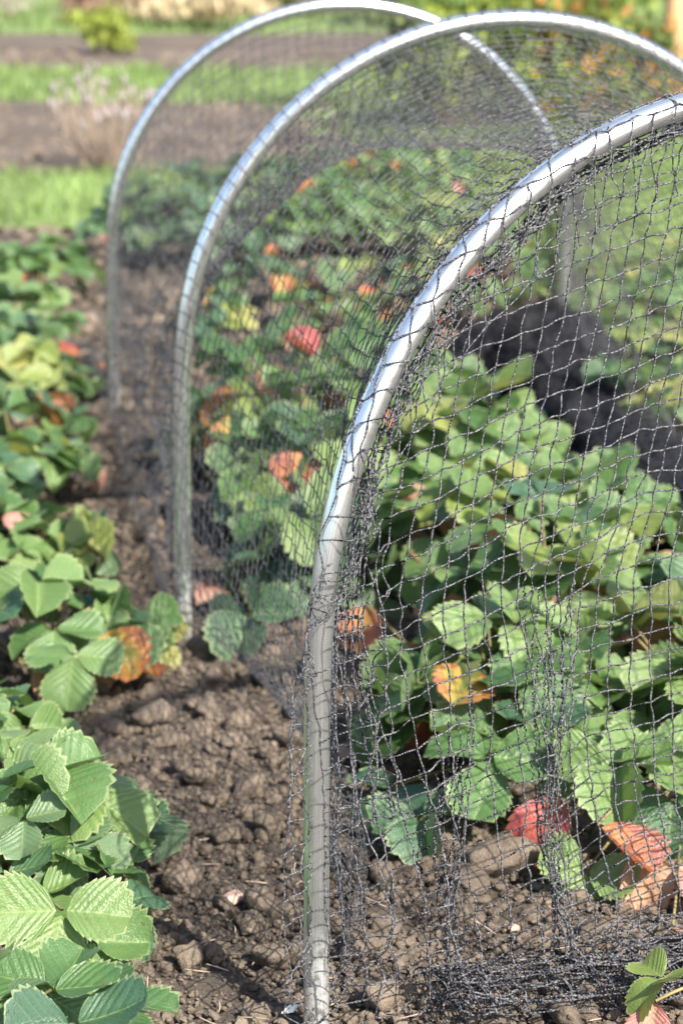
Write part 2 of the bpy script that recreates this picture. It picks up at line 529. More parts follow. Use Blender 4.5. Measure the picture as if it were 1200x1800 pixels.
def stone(name, px, py, dims, rz, mat, label, cat, sub=3, seed=0, rough=0.5):
    P, F = clod_protos(sub, 1, seed, rough)
    x, y = G(px, py)
    o = obj(name, mesh_np(name, P[0] * np.array(dims), F, mat), None, (x, y, ground_h(x, y) + dims[2] * 0.7))
    o.rotation_euler = (0.1, 0.15, rz)
    return tag(o, label, cat)


stone("stone", 408, 1572, (0.019, 0.011, 0.010), 0.9, M_STONE, "smooth pinkish oblong stone on the soil left of the front hoop", "stone", 3, 3, 0.35)
stone("clod", 272, 1262, (0.030, 0.024, 0.022), 0.3, M_CLOD, "biggest brown clod right of the middle left strawberry plant", "clod", 4, 5)
stone("clod", 298, 1302, (0.030, 0.014, 0.013), 0.5, M_CLOD, "long flat clod just below the biggest brown clod", "clod", 4, 8)
stone("clod", 320, 1545, (0.029, 0.025, 0.020), 1.3, M_CLOD, "round dark clod right of the bright front left leaves", "clod", 4, 11)
stone("clod", 462, 1590, (0.028, 0.021, 0.019), 2.3, M_CLOD, "broad grey brown clod beside the foot of the front hoop", "clod", 4, 14)
stone("clod", 395, 1470, (0.019, 0.016, 0.015), 0.4, M_CLOD, "tan knobbly clod in the middle of the open soil", "clod", 4, 17)
stone("clod", 880, 1530, (0.045, 0.030, 0.030), 0.4, M_CLOD, "large tan clod behind the netting left of the red leaf", "clod", 4, 19)
stone("stone", 903, 1628, (0.007, 0.006, 0.005), 0.4, M_STONE, "small whitish stone on the soil behind the netting", "stone", 3, 23, 0.4)
stone("stone", 398, 965, (0.013, 0.010, 0.009), 0.7, M_STONE, "pale rounded stone inside the netting by the middle hoop", "stone", 3, 27, 0.4)


def litter():
    """bits of straw, root and bark lying on the soil"""
    g = np.random.default_rng(15); P = []
    for _ in range(420):
        y = 1.8 + 4.0 * g.random() ** 1.6; x = g.uniform(-0.19 * y - 0.1, 0.19 * y + 0.1)
        L = g.uniform(0.008, 0.035); a = g.uniform(0, 6.28); t = np.linspace(-0.5, 0.5, 5)
        b = g.uniform(-0.3, 0.3)
        P.append(np.stack([x + L * t * math.cos(a) - b * L * t * t * math.sin(a), y + L * t * math.sin(a) + b * L * t * t * math.cos(a),
                           ground_h(x, y) + g.uniform(0.004, 0.016) + L * t * g.uniform(-0.3, 0.3)], -1))
    V, F = tubes(np.array(P), np.array([0.0004, 0.0008, 0.0009, 0.0008, 0.0004]), 5)
    tag(obj("plant_litter", mesh_np("plant_litter", V, F, M_STEM)), "bits of dry straw and root scattered on the soil", "plant litter", kind="stuff")


litter()


def shell():
    x, y = G(509, 1776)
    V = np.array([(-.008, -.004, 0), (.004, -.007, .003), (.009, .001, .006), (.006, .006, .004), (-.003, .005, .002), (0, 0, .0065)])
    V = np.vstack([V, V - (0, 0, 0.0015)])
    F = [(0, 1, 5), (1, 2, 5), (2, 3, 5), (3, 4, 5), (4, 0, 5), (7, 6, 11), (8, 7, 11), (9, 8, 11), (10, 9, 11), (6, 10, 11)]
    for a in range(5):
        b = (a + 1) % 5; F += [(b, a, a + 6), (b, a + 6, b + 6)]
    tag(obj("shell_fragment", mesh_np("shell_fragment", V, F, M_SHELL, False), None, (x, y, ground_h(x, y) + 0.012)),
        "white chip of shell on the soil at the foot of the front hoop", "shell chip")


shell()

# ------------------------------------------------------------------ hoops
HW, HL, HA, TR = 0.502, 0.40, 0.5000, 0.0128        # half width, leg, arc height, tube radius
HOOPS = [(0.4055, 2.3105, 0.5391, -0.0090, -0.0018), (0.2439, 3.4297, 0.2627, -0.0331, 0.0151), (-0.0034, 4.9573, 0.1589, -0.0780, -0.0332)]
_th = np.linspace(0, np.pi, 97)
_prof = np.vstack([np.c_[np.full(24, -HW), np.linspace(0, HL, 25)[:-1]], np.c_[-HW * np.cos(_th), HL + HA * np.sin(_th)],
                   np.c_[np.full(24, HW), np.linspace(HL, 0, 25)[1:]]])
def _soften(P, sig):
    L = np.concatenate([[0], np.cumsum(np.linalg.norm(np.diff(P, axis=0), axis=1))])
    u = np.linspace(0, L[-1], 181); Q = np.stack([np.interp(u, L, P[:, k]) for k in (0, 1)], -1)
    r_ = int(3 * sig / (u[1])) + 1; k = np.exp(-0.5 * (np.arange(-r_, r_ + 1) * u[1] / sig) ** 2); k /= k.sum()
    E = np.concatenate([2 * Q[:1] - Q[r_:0:-1], Q, 2 * Q[-1:] - Q[-2:-r_ - 2:-1]])
    return np.stack([np.convolve(E[:, i], k, 'valid') for i in (0, 1)], -1)


_prof = _soften(_prof, 0.075)
_tan = np.gradient(_prof, axis=0); _tan /= np.linalg.norm(_tan, axis=1, keepdims=True)
_nor = np.c_[-_tan[:, 1], _tan[:, 0]]
_len = np.concatenate([[0], np.cumsum(np.linalg.norm(np.diff(_prof, axis=0), axis=1))])
LT = _len[-1]


def prof_at(s):
    """profile point and outward normal at arc length s from the left foot"""
    s = np.clip(s, 0, LT)
    p = np.stack([np.interp(s, _len, _prof[:, k]) for k in (0, 1)], -1)
    n = np.stack([np.interp(s, _len, _nor[:, k]) for k in (0, 1)], -1)
    return p, n / np.linalg.norm(n, axis=-1, keepdims=True)


def to_world(h, a, z, f=0.0):
    """hoop-plane coordinates (a across, z up, f towards the camera) to world"""
    X, Y, yaw, lean, dz = HOOPS[h]
    zz = z + dz
    yy = z * math.tan(lean) - f
    return np.stack([X + a * math.cos(yaw) - yy * math.sin(yaw), Y + a * math.sin(yaw) + yy * math.cos(yaw), zz + 0 * a], -1)


HOOP_LABELS = ["front steel hoop, nearest and sharpest, running out of frame on the right",
               "middle steel hoop behind the front one, its arch crossing the far hoop",
               "farthest and smallest steel hoop with both legs in view"]
for h in range(3):
    x, y, _, _, dz = HOOPS[h]
    ext = np.vstack([[(-HW, -0.12)], _prof, [(HW, -0.12)]])
    P = to_world(h, ext[:, 0], ext[:, 1]) - np.array([x, y, 0])
    V, F = tubes(P[None], TR, 28)
    n = len(P); U = np.stack(np.meshgrid(np.linspace(0, 2.5, n), np.linspace(0, 1, 28), indexing='ij'), -1).reshape(-1, 2)
    o = obj("steel_hoop", mesh_np("steel_hoop", V, F, M_STEEL, True, U), None, (x, y, 0))
    tag(o, HOOP_LABELS[h], "hoop", "galvanised hoops over the strawberry bed")

# ------------------------------------------------------------------ netting over the hoops
CELL = 0.0250


def main_net():
    EX, EXR = 0.02, 0.15
    nv = int((LT + EX + EXR) / CELL) + 1
    s = -EX + np.arange(nv) * (LT + EX + EXR) / (nv - 1)
    cellv = s[1] - s[0]
    g = np.random.default_rng(2)

    def row(h):
        p, n = prof_at(s)
        a = p[:, 0] + n[:, 0] * (TR + 0.0022); z = p[:, 1] + n[:, 1] * (TR + 0.0022)
        ov = np.where(s < 0, -s, np.where(s > LT, s - LT, 0))
        a = a + np.where(s < 0, -1, np.where(s > LT, 1, 0)) * ov * 0.45
        z = np.where(ov > 0, 0.012, z)
        if h == 0:
            lw = np.clip((0.62 - z) / 0.25, 0, 1) * (s < 1.0)
            a = a + lw * (0.045 + 0.02 * np.clip((0.2 - z) / 0.2, 0, 1))
            w = to_world(h, a, z, -0.018 * lw)
        else:
            w = to_world(h, a, z)
        w[:, 2] = np.maximum(w[:, 2], 0.004)
        return w, ov
    rows = [row(h)[0] for h in range(3)]
    ov = row(0)[1]
    n12, n23, nr, nf = 49, 66, 28, 4
    P = []; pin = []
    mid_s = np.sin(np.clip((s - 0.1) / (LT - 0.2), 0, 1) * np.pi) ** 0.7
    up = np.clip((rows[1][:, 2] - 0.15) / 0.7, 0, 1)
    axis12 = (rows[1] - rows[0]).mean(0); axis12 /= np.linalg.norm(axis12)
    for i in range(nf, 0, -1):                       # short loose lap in front of the first hoop
        sl = np.clip((0.62 - s) / 0.2, 0, 1)
        pl, nl = prof_at(s)
        hang = to_world(0, pl[:, 0] - TR - 0.004 - 0.0075 * i - 0.004 * np.sin(s * 21 + i), np.where(s < 0, 0.01, pl[:, 1]), 0.012 + 0.004 * i)
        q = rows[0] - axis12 * (0.018 * min(i, 1) + 0.006 * i)
        q = q - np.stack([0 * s, 0 * s, (CELL * (i - 0.3)) * (rows[0][:, 2] > HL)], -1)
        q = q * (1 - sl[:, None]) + hang * sl[:, None]
        P.append(q); pin.append((sl > 0.5) & (np.arange(nv) % 4 == 0))
    for (A, B, n, sag) in ((rows[0], rows[1], n12, 0.08), (rows[1], rows[2], n23, 0.20)):
        for i in range(n):
            f = i / n
            q = A * (1 - f) + B * f
            q = q.copy()
            q[:, 2] -= sag * 4 * f * (1 - f) * up
            if A is rows[0]:                         # the foot of the left wall is drawn in under the cover
                left = (s < LT / 2) * np.clip(1 - q[:, 2] / 0.50, 0, 1)
                pull = 2 * f * (1 - f) * (np.array([0.10, 2.84, 0.0]) - (A[0] + B[0]) / 2) * np.array([1, 1, 0])
                q = q + pull[None] * left[:, None]
            cx = q[nv // 2, 0]
            q[:, 0] -= (q[:, 0] - cx) * 0.05 * 4 * f * (1 - f) * np.clip(q[:, 2] / 0.2, 0, 1)
            P.append(q); pin.append((np.arange(nv) < 2) | (i == 0) & (ov == 0) & (rows[0][:, 2] > 0.03))
    P.append(rows[2].copy()); pin.append(ov == 0)
    ax = (rows[2] - rows[1]).mean(0); ax[2] = 0; ax /= np.linalg.norm(ax)
    for i in range(1, nr + 1):                       # rear end falls to the ground
        q = rows[2] + ax * (CELL * i * 0.45)
        q[:, 2] -= CELL * i * 0.9
        low = np.minimum(q[:, 2] - 0.01, 0)
        q = q - ax * low[:, None] * 0.5
        q[:, 2] = np.maximum(q[:, 2], 0.01)
        P.append(q); pin.append(np.zeros(nv, bool))
    P = np.array(P); pin = np.array(pin)
    nu = len(P)
    ru = np.empty((nu - 1, nv)); ru[:] = CELL
    i0 = nf
    for (A, B, n, slack) in ((rows[0], rows[1], n12, 1.012), (rows[1], rows[2], n23, 1.045)):
        ru[i0:i0 + n] = np.linalg.norm(B - A, axis=1)[None] / n * slack
        i0 += n
    # uneven slack makes soft folds
    ru[nf:i0] *= 1 + 0.018 * smooth_noise((i0 - nf, nv), 5, 4)
    rv = np.full((nu, nv - 1), cellv * 1.004)
    for st, n, dr in ((nf, n12, 0.065), (nf + n12, n23, 0.12)):        # the net is drawn in between the hoops
        rv[st:st + n] *= 1 - dr * np.sin(np.pi * np.arange(n) / n)[:, None]
    P += 0.004 * smooth_noise(P.shape, 2.0, 8, (0, 1)) * (~pin)[..., None]
    prev = P.copy()
    w = (~pin).astype(float)
    gr = np.array([0, 0, -0.00003])

    def solve(a, b, wa, wb, rest):
        d = b - a; L = np.sqrt((d * d).sum(-1)) + 1e-9
        st = np.where(L > rest, 1.0, 0.03)
        c = d * (st * (L - rest) / L / np.maximum(wa + wb, 1e-6))[..., None]
        a += c * wa[..., None]; b -= c * wb[..., None]
    for it in range(200):
        vel = (P - prev) * 0.9
        prev = P.copy()
        P = P + (vel + gr) * w[..., None]
        for k in range(12):
            for off in (0, 1):
                e = (nu - off) // 2 * 2 + off
                solve(P[off:e:2], P[off + 1:e:2], w[off:e:2], w[off + 1:e:2], ru[off:e - 1:2])
                e = (nv - off) // 2 * 2 + off
                solve(P[:, off:e:2], P[:, off + 1:e:2], w[:, off:e:2], w[:, off + 1:e:2], rv[:, off:e - 1:2])
        low = P[..., 2] < 0.008
        P[..., 2] = np.maximum(P[..., 2], 0.008)
        prev[low] = P[low]
        # the lap in front of hoop 1 rests on the tube
    P += 0.0014 * g.standard_normal(P.shape) * w[..., None]
    return P


def net_threads(P, k, r, sides, jit, seed, ell=1.0, twist=0.0):
    g = np.random.default_rng(seed)
    S = Soup()
    for Q in (P, P.transpose(1, 0, 2)):
        C = catmull(Q, k)
        J = jit * g.standard_normal(C.shape)
        J[:, ::k] = 0
        V, F = tubes(C + J, r, sides, ell, twist)
        S.add(V, F)
    return S


netting = empty("netting", (HOOPS[0][0], HOOPS[0][1], 0), "black knitted garden netting draped over the three steel hoops", "netting")
PN = main_net()
base = np.array(netting.location)
obj("tunnel_cover", net_threads(PN - base, 3, 0.00078, 5, 0.0007, 3).mesh("tunnel_cover", M_YARN), netting)


def gathered_fold():
    """slack of the net drawn together into a fold that follows the inside of the front hoop"""
    s = np.arange(0.20, LT - 0.05, 0.022); n = 9
    p, nn = prof_at(s)
    wl = np.clip((0.85 - s) / 0.5, 0, 1)[:, None]
    k = np.arange(n)[None]
    n1 = smooth_noise((len(s), n), 2.0, 91); n2 = smooth_noise((len(s), n), 3.0, 92); n3 = smooth_noise((len(s), 1), 4, 93)
    d = TR + 0.002 + (0.013 + 0.017 * wl ** 1.5) * k / (n - 1) + 0.0025 * n1 + 0.003 * n3
    a = p[:, :1] - nn[:, :1] * d; z = p[:, 1:] - nn[:, 1:] * d
    a = a + 0.06 * (k / (n - 1)) * np.clip((0.40 - z) / 0.2, 0, 1) ** 1.5 * (s[:, None] < 1)
    f = -0.006 + 0.007 * (-1.0) ** k + 0.004 * n2
    return to_world(0, a, np.maximum(z, 0.01), f)


obj("gathered_fold", net_threads(gathered_fold() - base, 4, 0.00105, 5, 0.0008, 8).mesh("gathered_fold", M_YARN), netting)


def outline_dist(a, z):
    """signed distance in the hoop plane (negative inside the hoop) and the nearest arc length"""
    pts = np.stack([a, z], -1).reshape(-1, 2)
    d2 = ((pts[:, None] - _prof[None]) ** 2).sum(-1)
    j = d2.argmin(1)
    n = _nor[j]
    sd = ((pts - _prof[j]) * n).sum(-1)
    return sd.reshape(np.shape(a)), j.reshape(np.shape(a))


def curtain():
    """the end of the net hanging in the mouth of the front hoop, gathered in folds and heaped on the ground"""
    cp, cq = 0.0212, 0.0250
    p = np.arange(-0.70, 0.70, cp); q = np.arange(-0.02, 1.62, cq)      # q: length of net down from the apex
    nP, nQ = len(p), len(q)
    Pm, Qm = np.meshgrid(p, q, indexing='ij')
    g = np.random.default_rng(41)
    n1 = smooth_noise((nP, nQ), 6, 1); n2 = smooth_noise((nP, nQ), 2.5, 2); n3 = smooth_noise((nP, nQ), 6, 3); n4 = smooth_noise((nP, nQ), 3, 6); n5 = smooth_noise((nP, nQ), 1.5, 16)
    top = HL + HA
    z = top - Qm * 0.985
    fall = np.clip(1 - z / top, 0, 1)
    # threads arch: rows dip towards the legs, columns lean
    z = z - 0.30 * np.clip(np.abs(Pm + 0.08) - 0.04, 0, 1) ** 1.35 + 0.006 * n1
    a = Pm + np.where(z > 0.42, 0.22, -0.04) * (z - 0.42)
    depth = 0.0
    for (gc, wd, z0, z1, st) in ((-0.245, 0.080, 0.52, 0.22, 1.0), (-0.375, 0.060, 0.36, 0.18, 0.97), (-0.468, 0.040, 0.85, 0.55, 0.75), (0.10, 0.07, 0.6, 0.2, 0.8), (0.33, 0.07, 0.5, 0.2, 0.75), (0.465, 0.04, 0.85, 0.5, 0.75)):
        k = np.clip((z0 - z) / (z0 - z1), 0, 1); k = k * k * (3 - 2 * k)
        gcz = gc + 0.008 * np.sin(z * 17 + gc * 40)
        d = a - gcz
        e = np.exp(-(d / wd) ** 2)
        a = a - st * k * d * e + 0.004 * k * e * n5
        depth = depth + 0.022 * k * e * np.sin(d / wd * 9 + 3 * n4 * 0.4)
    f = TR + 0.004 + np.abs(depth) + 0.030 * fall ** 2 + 0.010 * fall * n3
    a = a + 0.0030 * n2 * (0.4 + fall)
    z = z + 0.0035 * n5 * (0.3 + fall)
    # slack rows crowd together low down
    low = np.clip((0.30 - z) / 0.30, 0, 1.0)
    z = z + low ** 2 * 0.055 + 0.012 * low * n4
    # on the ground: crumpled pleats
    g0 = np.clip(0.035 - z, 0, None)
    hc = np.clip(0.015 + 0.33 * (a + 0.40), 0, 0.13)
    zz = np.where(g0 > 0, 0.010 + 0.022 * np.abs(np.sin(g0 * 30 + 1.5 * n1)) + 0.006 * np.abs(n1), z)
    k = np.clip(g0 / 0.05, 0, 1)
    f = f * (1 - k) + k * (hc + 0.045 * np.sin(g0 * 26 + 1.2 * n3) + 0.06 * np.clip(g0 / 0.3, 0, 1) + 0.006 * n1)
    a = a + k * (0.035 * n3 + 0.006 * n4)
    z = np.maximum(zz, 0.006)
    # the edge by the leg and under the arch is laid against the tube
    sd, j = outline_dist(a, z)
    ok = ((sd < 0.030) | (k > 0)) & ~((a < -0.425) & (k > 0.3)) & ~((a < -0.40) & (k >= 1))
    wrap = np.clip(sd, 0, None) * (k <= 0)
    th = np.minimum(wrap / 0.015, 2.2)
    rad = TR + 0.0022
    nn = _nor[j]; pp = _prof[j]
    aw = pp[..., 0] + nn[..., 0] * rad * np.sin(th); zw = pp[..., 1] + nn[..., 1] * rad * np.sin(th)
    loose = np.clip((0.50 - z) / 0.25, 0, 1)         # the lower part hangs clear of the leg
    m = (wrap > 0) & (loose < 0.05)
    a = np.where(m, aw, a); z = np.where(m, zw, z)
    f = np.where(m, rad * np.cos(th), np.where(wrap > 0, f * 0.5 + rad, f))
    W = to_world(0, a, z, f)
    W[..., 2] = np.maximum(W[..., 2], 0.006)
    return W, ok


def curtain_mesh():
    W, ok = curtain()
    W = W - base
    S = Soup(); g = np.random.default_rng(77)
    for Q, K in ((W, ok), (W.transpose(1, 0, 2), ok.T)):
        for line, kk in zip(Q, K):
            i = 0
            while i < len(line):
                if not kk[i]: i += 1; continue
                e = i
                while e + 1 < len(line) and kk[e + 1]: e += 1
                if e > i:
                    C = catmull(line[None, i:e + 1], 10)
                    N = C.shape[1]
                    wob = np.stack([np.convolve(g.standard_normal(N + 12), np.hanning(13) / 3.2, 'valid') for _ in range(3)], -1)
                    V, F = tubes(C + 0.0015 * wob[None], 0.00130, 6, 0.62, 900.0)
                    S.add(V, F)
                i = e + 1
    return S.mesh("front_curtain", M_YARN)


obj("front_curtain", curtain_mesh(), netting)

def front_fold(a0, z1, seed, n=8):
    """threads of the end curtain drawn into one hanging fold that opens out on the ground"""
    nz = 40
    g = np.random.default_rng(seed)
    u = np.linspace(0, 1, nz)[None]; k = np.linspace(-1, 1, n)[:, None]
    top = z1 * g.uniform(0.80, 1.12, (n, 1))
    n1 = smooth_noise((n, nz), 2.5, seed, (1,)); n2 = smooth_noise((n, nz), 2.0, seed + 1, (1,)); n3 = smooth_noise((1, nz), 6, seed + 2, (1,))
    w = 0.013 * (1 + 1.2 * (1 - u) ** 2) + 0.05 * np.clip((u - 0.80) / 0.2, 0, 1) ** 2
    a = a0 + w * k + 0.004 * n3 + 0.0022 * n1
    z = np.maximum(top * (1 - u * 1.05), 0.012 + 0.004 * np.abs(n1))
    f = TR + 0.016 + 0.034 * u ** 2 + 0.008 * np.cos(k * 9.5) + 0.002 * n2 + 0.06 * np.clip((u - 0.94) / 0.06, 0, 1)
    return to_world(0, a + 0 * z, z, f)


for a0, z1, sd_ in ((-0.245, 0.40, 101), (-0.375, 0.30, 111)):
    W_ = catmull(front_fold(a0, z1, sd_) - base, 5)
    V_, F_ = tubes(W_ + 0.0009 * np.random.default_rng(sd_).standard_normal(W_.shape), 0.00115, 6, 0.62, 900.0)
    obj("hanging_fold", mesh_np("hanging_fold", V_, F_, M_YARN), netting)

# ------------------------------------------------------------------ bundle of spare netting along the right side
def bundle():
    root = empty("netting_heap", (0.50, 4.55, 0), "black heap of spare netting bunched on the ground at the right side of the bed", "netting heap")
    spine = np.array([(0.24, 5.00, 0.00), (0.36, 5.03, 0), (0.47, 4.98, 0), (0.53, 4.70, 0), (0.56, 4.35, 0), (0.585, 4.0, 0), (0.63, 3.65, 0), (0.69, 3.3, 0), (0.76, 2.95, 0), (0.82, 2.65, 0)])
    hh = np.array([0.10, 0.19, 0.20, 0.13, 0.10, 0.11, 0.11, 0.09, 0.08, 0.05]); ww = np.array([0.08, 0.14, 0.14, 0.11, 0.10, 0.10, 0.10, 0.09, 0.08, 0.06])
    C = catmull(spine[None], 14)[0]
    t = np.linspace(0, 1, len(C)); tk = np.linspace(0, 1, len(hh))
    H = np.interp(t, tk, hh); Wd = np.interp(t, tk, ww)
    T = np.gradient(C, axis=0); T /= np.linalg.norm(T, axis=1, keepdims=True)
    S_ = np.stack([-T[:, 1], T[:, 0], 0 * t], -1)
    ns = 72
    ang = np.linspace(0, 2 * np.pi, ns, endpoint=False)
    V = np.empty((len(C), ns, 3))
    for i in range(len(C)):
        for j, a in enumerate(ang):
            q = Vector((t[i] * 20, math.cos(a) * 2, math.sin(a) * 2))
            r = 1 + 0.30 * noise.noise(q * 0.8) + 0.25 * noise.noise(q * 2.1) + 0.16 * noise.noise(q * 4.7)
            V[i, j] = C[i] + S_[i] * Wd[i] * r * math.cos(a) + np.array([0, 0, H[i] * (0.42 + 0.5 * r * math.sin(a))])
    V[..., 2] = np.maximum(V[..., 2], -0.01)
    V -= np.array(root.location)
    core = V.copy()
    cen = core.mean(1, keepdims=True)
    core = cen + (core - cen) * 0.93
    idx = np.arange(len(C) * ns).reshape(len(C), ns)
    F = np.stack([idx[:-1], np.roll(idx[:-1], -1, 1), np.roll(idx[1:], -1, 1), idx[1:]], -1).reshape(-1, 4)
    obj("matted_folds", mesh_np("matted_folds", core.reshape(-1, 3), F, M_YARNB), root)
    S = net_threads(V + 0.006 * rng.standard_normal(V.shape), 2, 0.0010, 4, 0.002, 5)
    obj("loose_mesh", S.mesh("loose_mesh", M_YARNB), root)
    # loose drape hanging outside the far right leg
    nP, nQ = 26, 26
    pm, qm = np.meshgrid(np.linspace(0, 1, nP), np.linspace(0, 1, nQ), indexing='ij')
    n1 = smooth_noise((nP, nQ), 3, 61); n2 = smooth_noise((nP, nQ), 1.5, 62)
    xx = 0.44 + 0.17 * pm * (0.55 + 0.45 * qm) + 0.006 * n1
    yy = 5.06 + 0.035 * np.sin(pm * 26 + n1) + 0.01 * n2
    zz = 0.56 * (1 - qm) * (1 - 0.22 * pm) + 0.05 + 0.004 * n2
    S = net_threads(np.stack([xx, yy, zz], -1) - np.array(root.location), 2, 0.0010, 4, 0.0006, 6)
    obj("hanging_fold", S.mesh("hanging_fold", M_YARN), root)


bundle()

# ------------------------------------------------------------------ strawberry plants
def leaflet(L, wr, nT, per, cols, g, fold, droop):
    """serrated obovate leaflet along +Y, base at the origin, side veins running out at half a right angle; returns V, F, UV"""
    fr = {4: [0.0, 0.35, 0.62, 0.85], 2: [0, 0.6], 1: [0]}[per]
    tv = {4: [0.0, 0.55, 1.0, 0.55], 2: [0, 0.9], 1: [0.5]}[per]
    s = np.array([(i + f) / nT for i in range(nT) for f in fr] + [1.0])
    tooth = np.array([f for i in range(nT) for f in tv] + [0.9])
    X = (np.clip(s, 1e-4, 1) ** 0.60) * (np.clip(1.0 - s, 0, 1) ** 0.40)
    X = X / X.max() * 0.5 * wr
    Yo = s ** 0.9
    M = np.maximum.accumulate(np.maximum(Yo - 0.85 * X, 0.015 * s))
    amp = 0.085 * np.clip(s / 0.22 - 0.6, 0, 1)
    ph, wv, tw = g.uniform(0, 6.28), g.uniform(0.5, 1.4), g.uniform(-0.25, 0.25)
    cup = g.uniform(-0.35, 0.55)
    V, U = [], []
    for i in range(len(s)):
        dx, dy = X[i], Yo[i] - M[i]
        dl = math.hypot(dx, dy) + 1e-6
        for t in cols:
            at = abs(t)
            k = at * (1 + (amp[i] * (tooth[i] - 0.4) / dl if at > 0.99 else 0.0))
            x, y = dx * k, M[i] + dy * k
            z = fold * x * (1 - 0.5 * x) + cup * x * x
            z += 0.008 * abs(math.sin(math.pi * s[i] * nT)) * math.sin(min(at * 1.1, 1) * math.pi) 
            z -= droop * max(y - 0.2, 0) ** 2
            z += 0.045 * wv * math.sin(y * 6 + ph + 1.7 * (t > 0)) * at * at
            z += tw * math.copysign(x, t) * y if t else 0.0
            V.append((math.copysign(x, t) if t else 0.0, y, z)); U.append((s[i], t))
    n, k = len(s), len(cols)
    idx = np.arange(n * k).reshape(n, k)
    F = np.stack([idx[:-1, :-1], idx[:-1, 1:], idx[1:, 1:], idx[1:, :-1]], -1).reshape(-1, 4)
    return np.array(V) * L, F, np.array(U)


def leaf_mesh(name, seed, lod, folded=False, single=False):
    g = random.Random(seed)
    S = Soup()
    cols = {0: [-1, -.82, -.55, -.25, 0, .25, .55, .82, 1], 1: [-1, -.6, 0, .6, 1], 2: [-1, 0, 1]}[lod]
    nT, per = {0: (8, 4), 1: (8, 2), 2: (5, 1)}[lod]
    f0 = g.uniform(0.15, 0.75) if not folded else g.uniform(0.9, 1.5)
    for k in ((0,) if single else (0, 1, -1)):
        L = 1.0 * g.uniform(0.93, 1.07) * (1 if k == 0 else 0.92)
        V, F, U = leaflet(L, g.uniform(0.92, 1.12), nT, per, cols, g, f0 * g.uniform(0.7, 1.3), g.uniform(-0.25, 0.65))
        V = V + np.array((0, 0.07, 0))
        e = Euler((g.uniform(-0.25, 0.30), g.uniform(-0.25, 0.25) + k * g.uniform(-0.05, 0.45), k * -g.uniform(1.25, 1.65)), 'XYZ').to_matrix()
        S.add(V @ np.array(e).T, F, U)
    return S.mesh(name, M_LEAF)


LEAVES = {lod: [leaf_mesh("leaf", 100 * lod + k, lod, k % 6 == 5) for k in range(12 if lod < 2 else 8)] for lod in (0, 1, 2)}
SINGLE = {lod: [leaf_mesh("leaf", 900 + 100 * lod + k, lod, k == 3, True) for k in range(5)] for lod in (0, 1, 2)}
MATS = {"g": M_LEAF, "b": M_LEAFB, "y": M_YEL, "o": M_ORG, "r": M_RED, "d": M_DRY, "p": M_PINK}
PART_LABEL = {"y": "yellowing strawberry leaf", "o": "orange strawberry leaf", "r": "red strawberry leaf", "d": "withered brown strawberry leaf", "p": "pale pink faded strawberry leaf"}


def add_leaf(root, pos, azim, tilt, roll, size, lod, mat, mesh_k, stalk=True, g=rnd):
    """one leaf: blade at pos (relative to the plant), centre leaflet pointing towards azim, tipped outward by tilt"""
    pool = SINGLE[lod] if mat in "ordp" else LEAVES[lod]
    o = bpy.data.objects.new("leaf", pool[mesh_k % len(pool)])
    o.location = pos
    o.rotation_euler = (Euler((0, 0, azim - math.pi / 2)).to_matrix() @ Euler((-tilt, roll, 0)).to_matrix()).to_euler()
    o.scale = (size, size, size)
    link(o, root)
    if mat != "g":
        o.material_slots[0].link = 'OBJECT'; o.material_slots[0].material = MATS[mat]
    if mat in PART_LABEL: o["label"] = PART_LABEL[mat]
    if stalk and lod < 2:
        p = Vector(pos)
        b = Vector((p.x * 0.08, p.y * 0.08, 0.0))
        m1 = b.lerp(p, 0.35) + Vector((0, 0, 0.35 * max(p.z, 0.03) + 0.01)); 
        t = np.linspace(0, 1, 8)[:, None]
        C = (1 - t) ** 2 * np.array(b) + 2 * (1 - t) * t * np.array(m1) + t ** 2 * np.array(p)
        mw = np.array(Matrix.LocRotScale(o.location, o.rotation_euler, o.scale).inverted())
        C = C @ mw[:3, :3].T + mw[:3, 3]
        V, F = tubes(C[None], 0.0017 / size, 5)
        obj("stalk", mesh_np("stalk", V, F, M_STALK), o)
    return o


def plant(x, y, n, Rr, Hh, size, lod, seed, label, group, mix="g", hero=(), squash=1.0):
    """mix: string of material letters drawn from at random; hero: (px, py, z, azimuth, tilt, size, mat) leaves set where the photo shows them"""
    g = random.Random(seed)
    root = empty("strawberry_plant", (x, y, 0), label, "strawberry plant", group)
    for i in range(n):
        ph = i * 2.39996 + g.uniform(-0.4, 0.4)
        u = (i + 0.5) / n
        rho = Rr * math.sqrt(u) * g.uniform(0.85, 1.1)
        z = max(0.025, Hh * (1 - 0.62 * (rho / Rr) ** 2) * g.uniform(0.62, 1.08))
        tilt = 0.15 + 0.75 * (rho / Rr) ** 1.5 + g.uniform(-0.35, 0.35)
        m = g.choice(mix)
        if m in "drp" and g.random() < 0.7: z *= 0.45
        add_leaf(root, (rho * math.cos(ph), rho * math.sin(ph) * squash, z), ph + g.uniform(-0.6, 0.6), tilt, g.uniform(-0.35, 0.35),
                 size * g.uniform(0.72, 1.12), lod, m, g.randrange(100), True, g)
    for k, (px, py, z, az, tl, sz, m) in enumerate(hero):
        X, Y = G(px, py, z)
        add_leaf(root, (X - x, Y - y, z), az, tl, g.uniform(-0.2, 0.2), sz, min(lod, 1) if lod else 0, m, k + seed, True, g)
    return root


GU = "strawberry plants growing under the netting"
GLF = "strawberry plants in the row left of the hoops"
GRT = "strawberry plants in the row right of the netting"
GBK = "strawberry plants in the row across the back"
mixA = "g" * 16 + "bbyd" + "yo"
mixB = "g" * 9 + "bb" + "yodr"
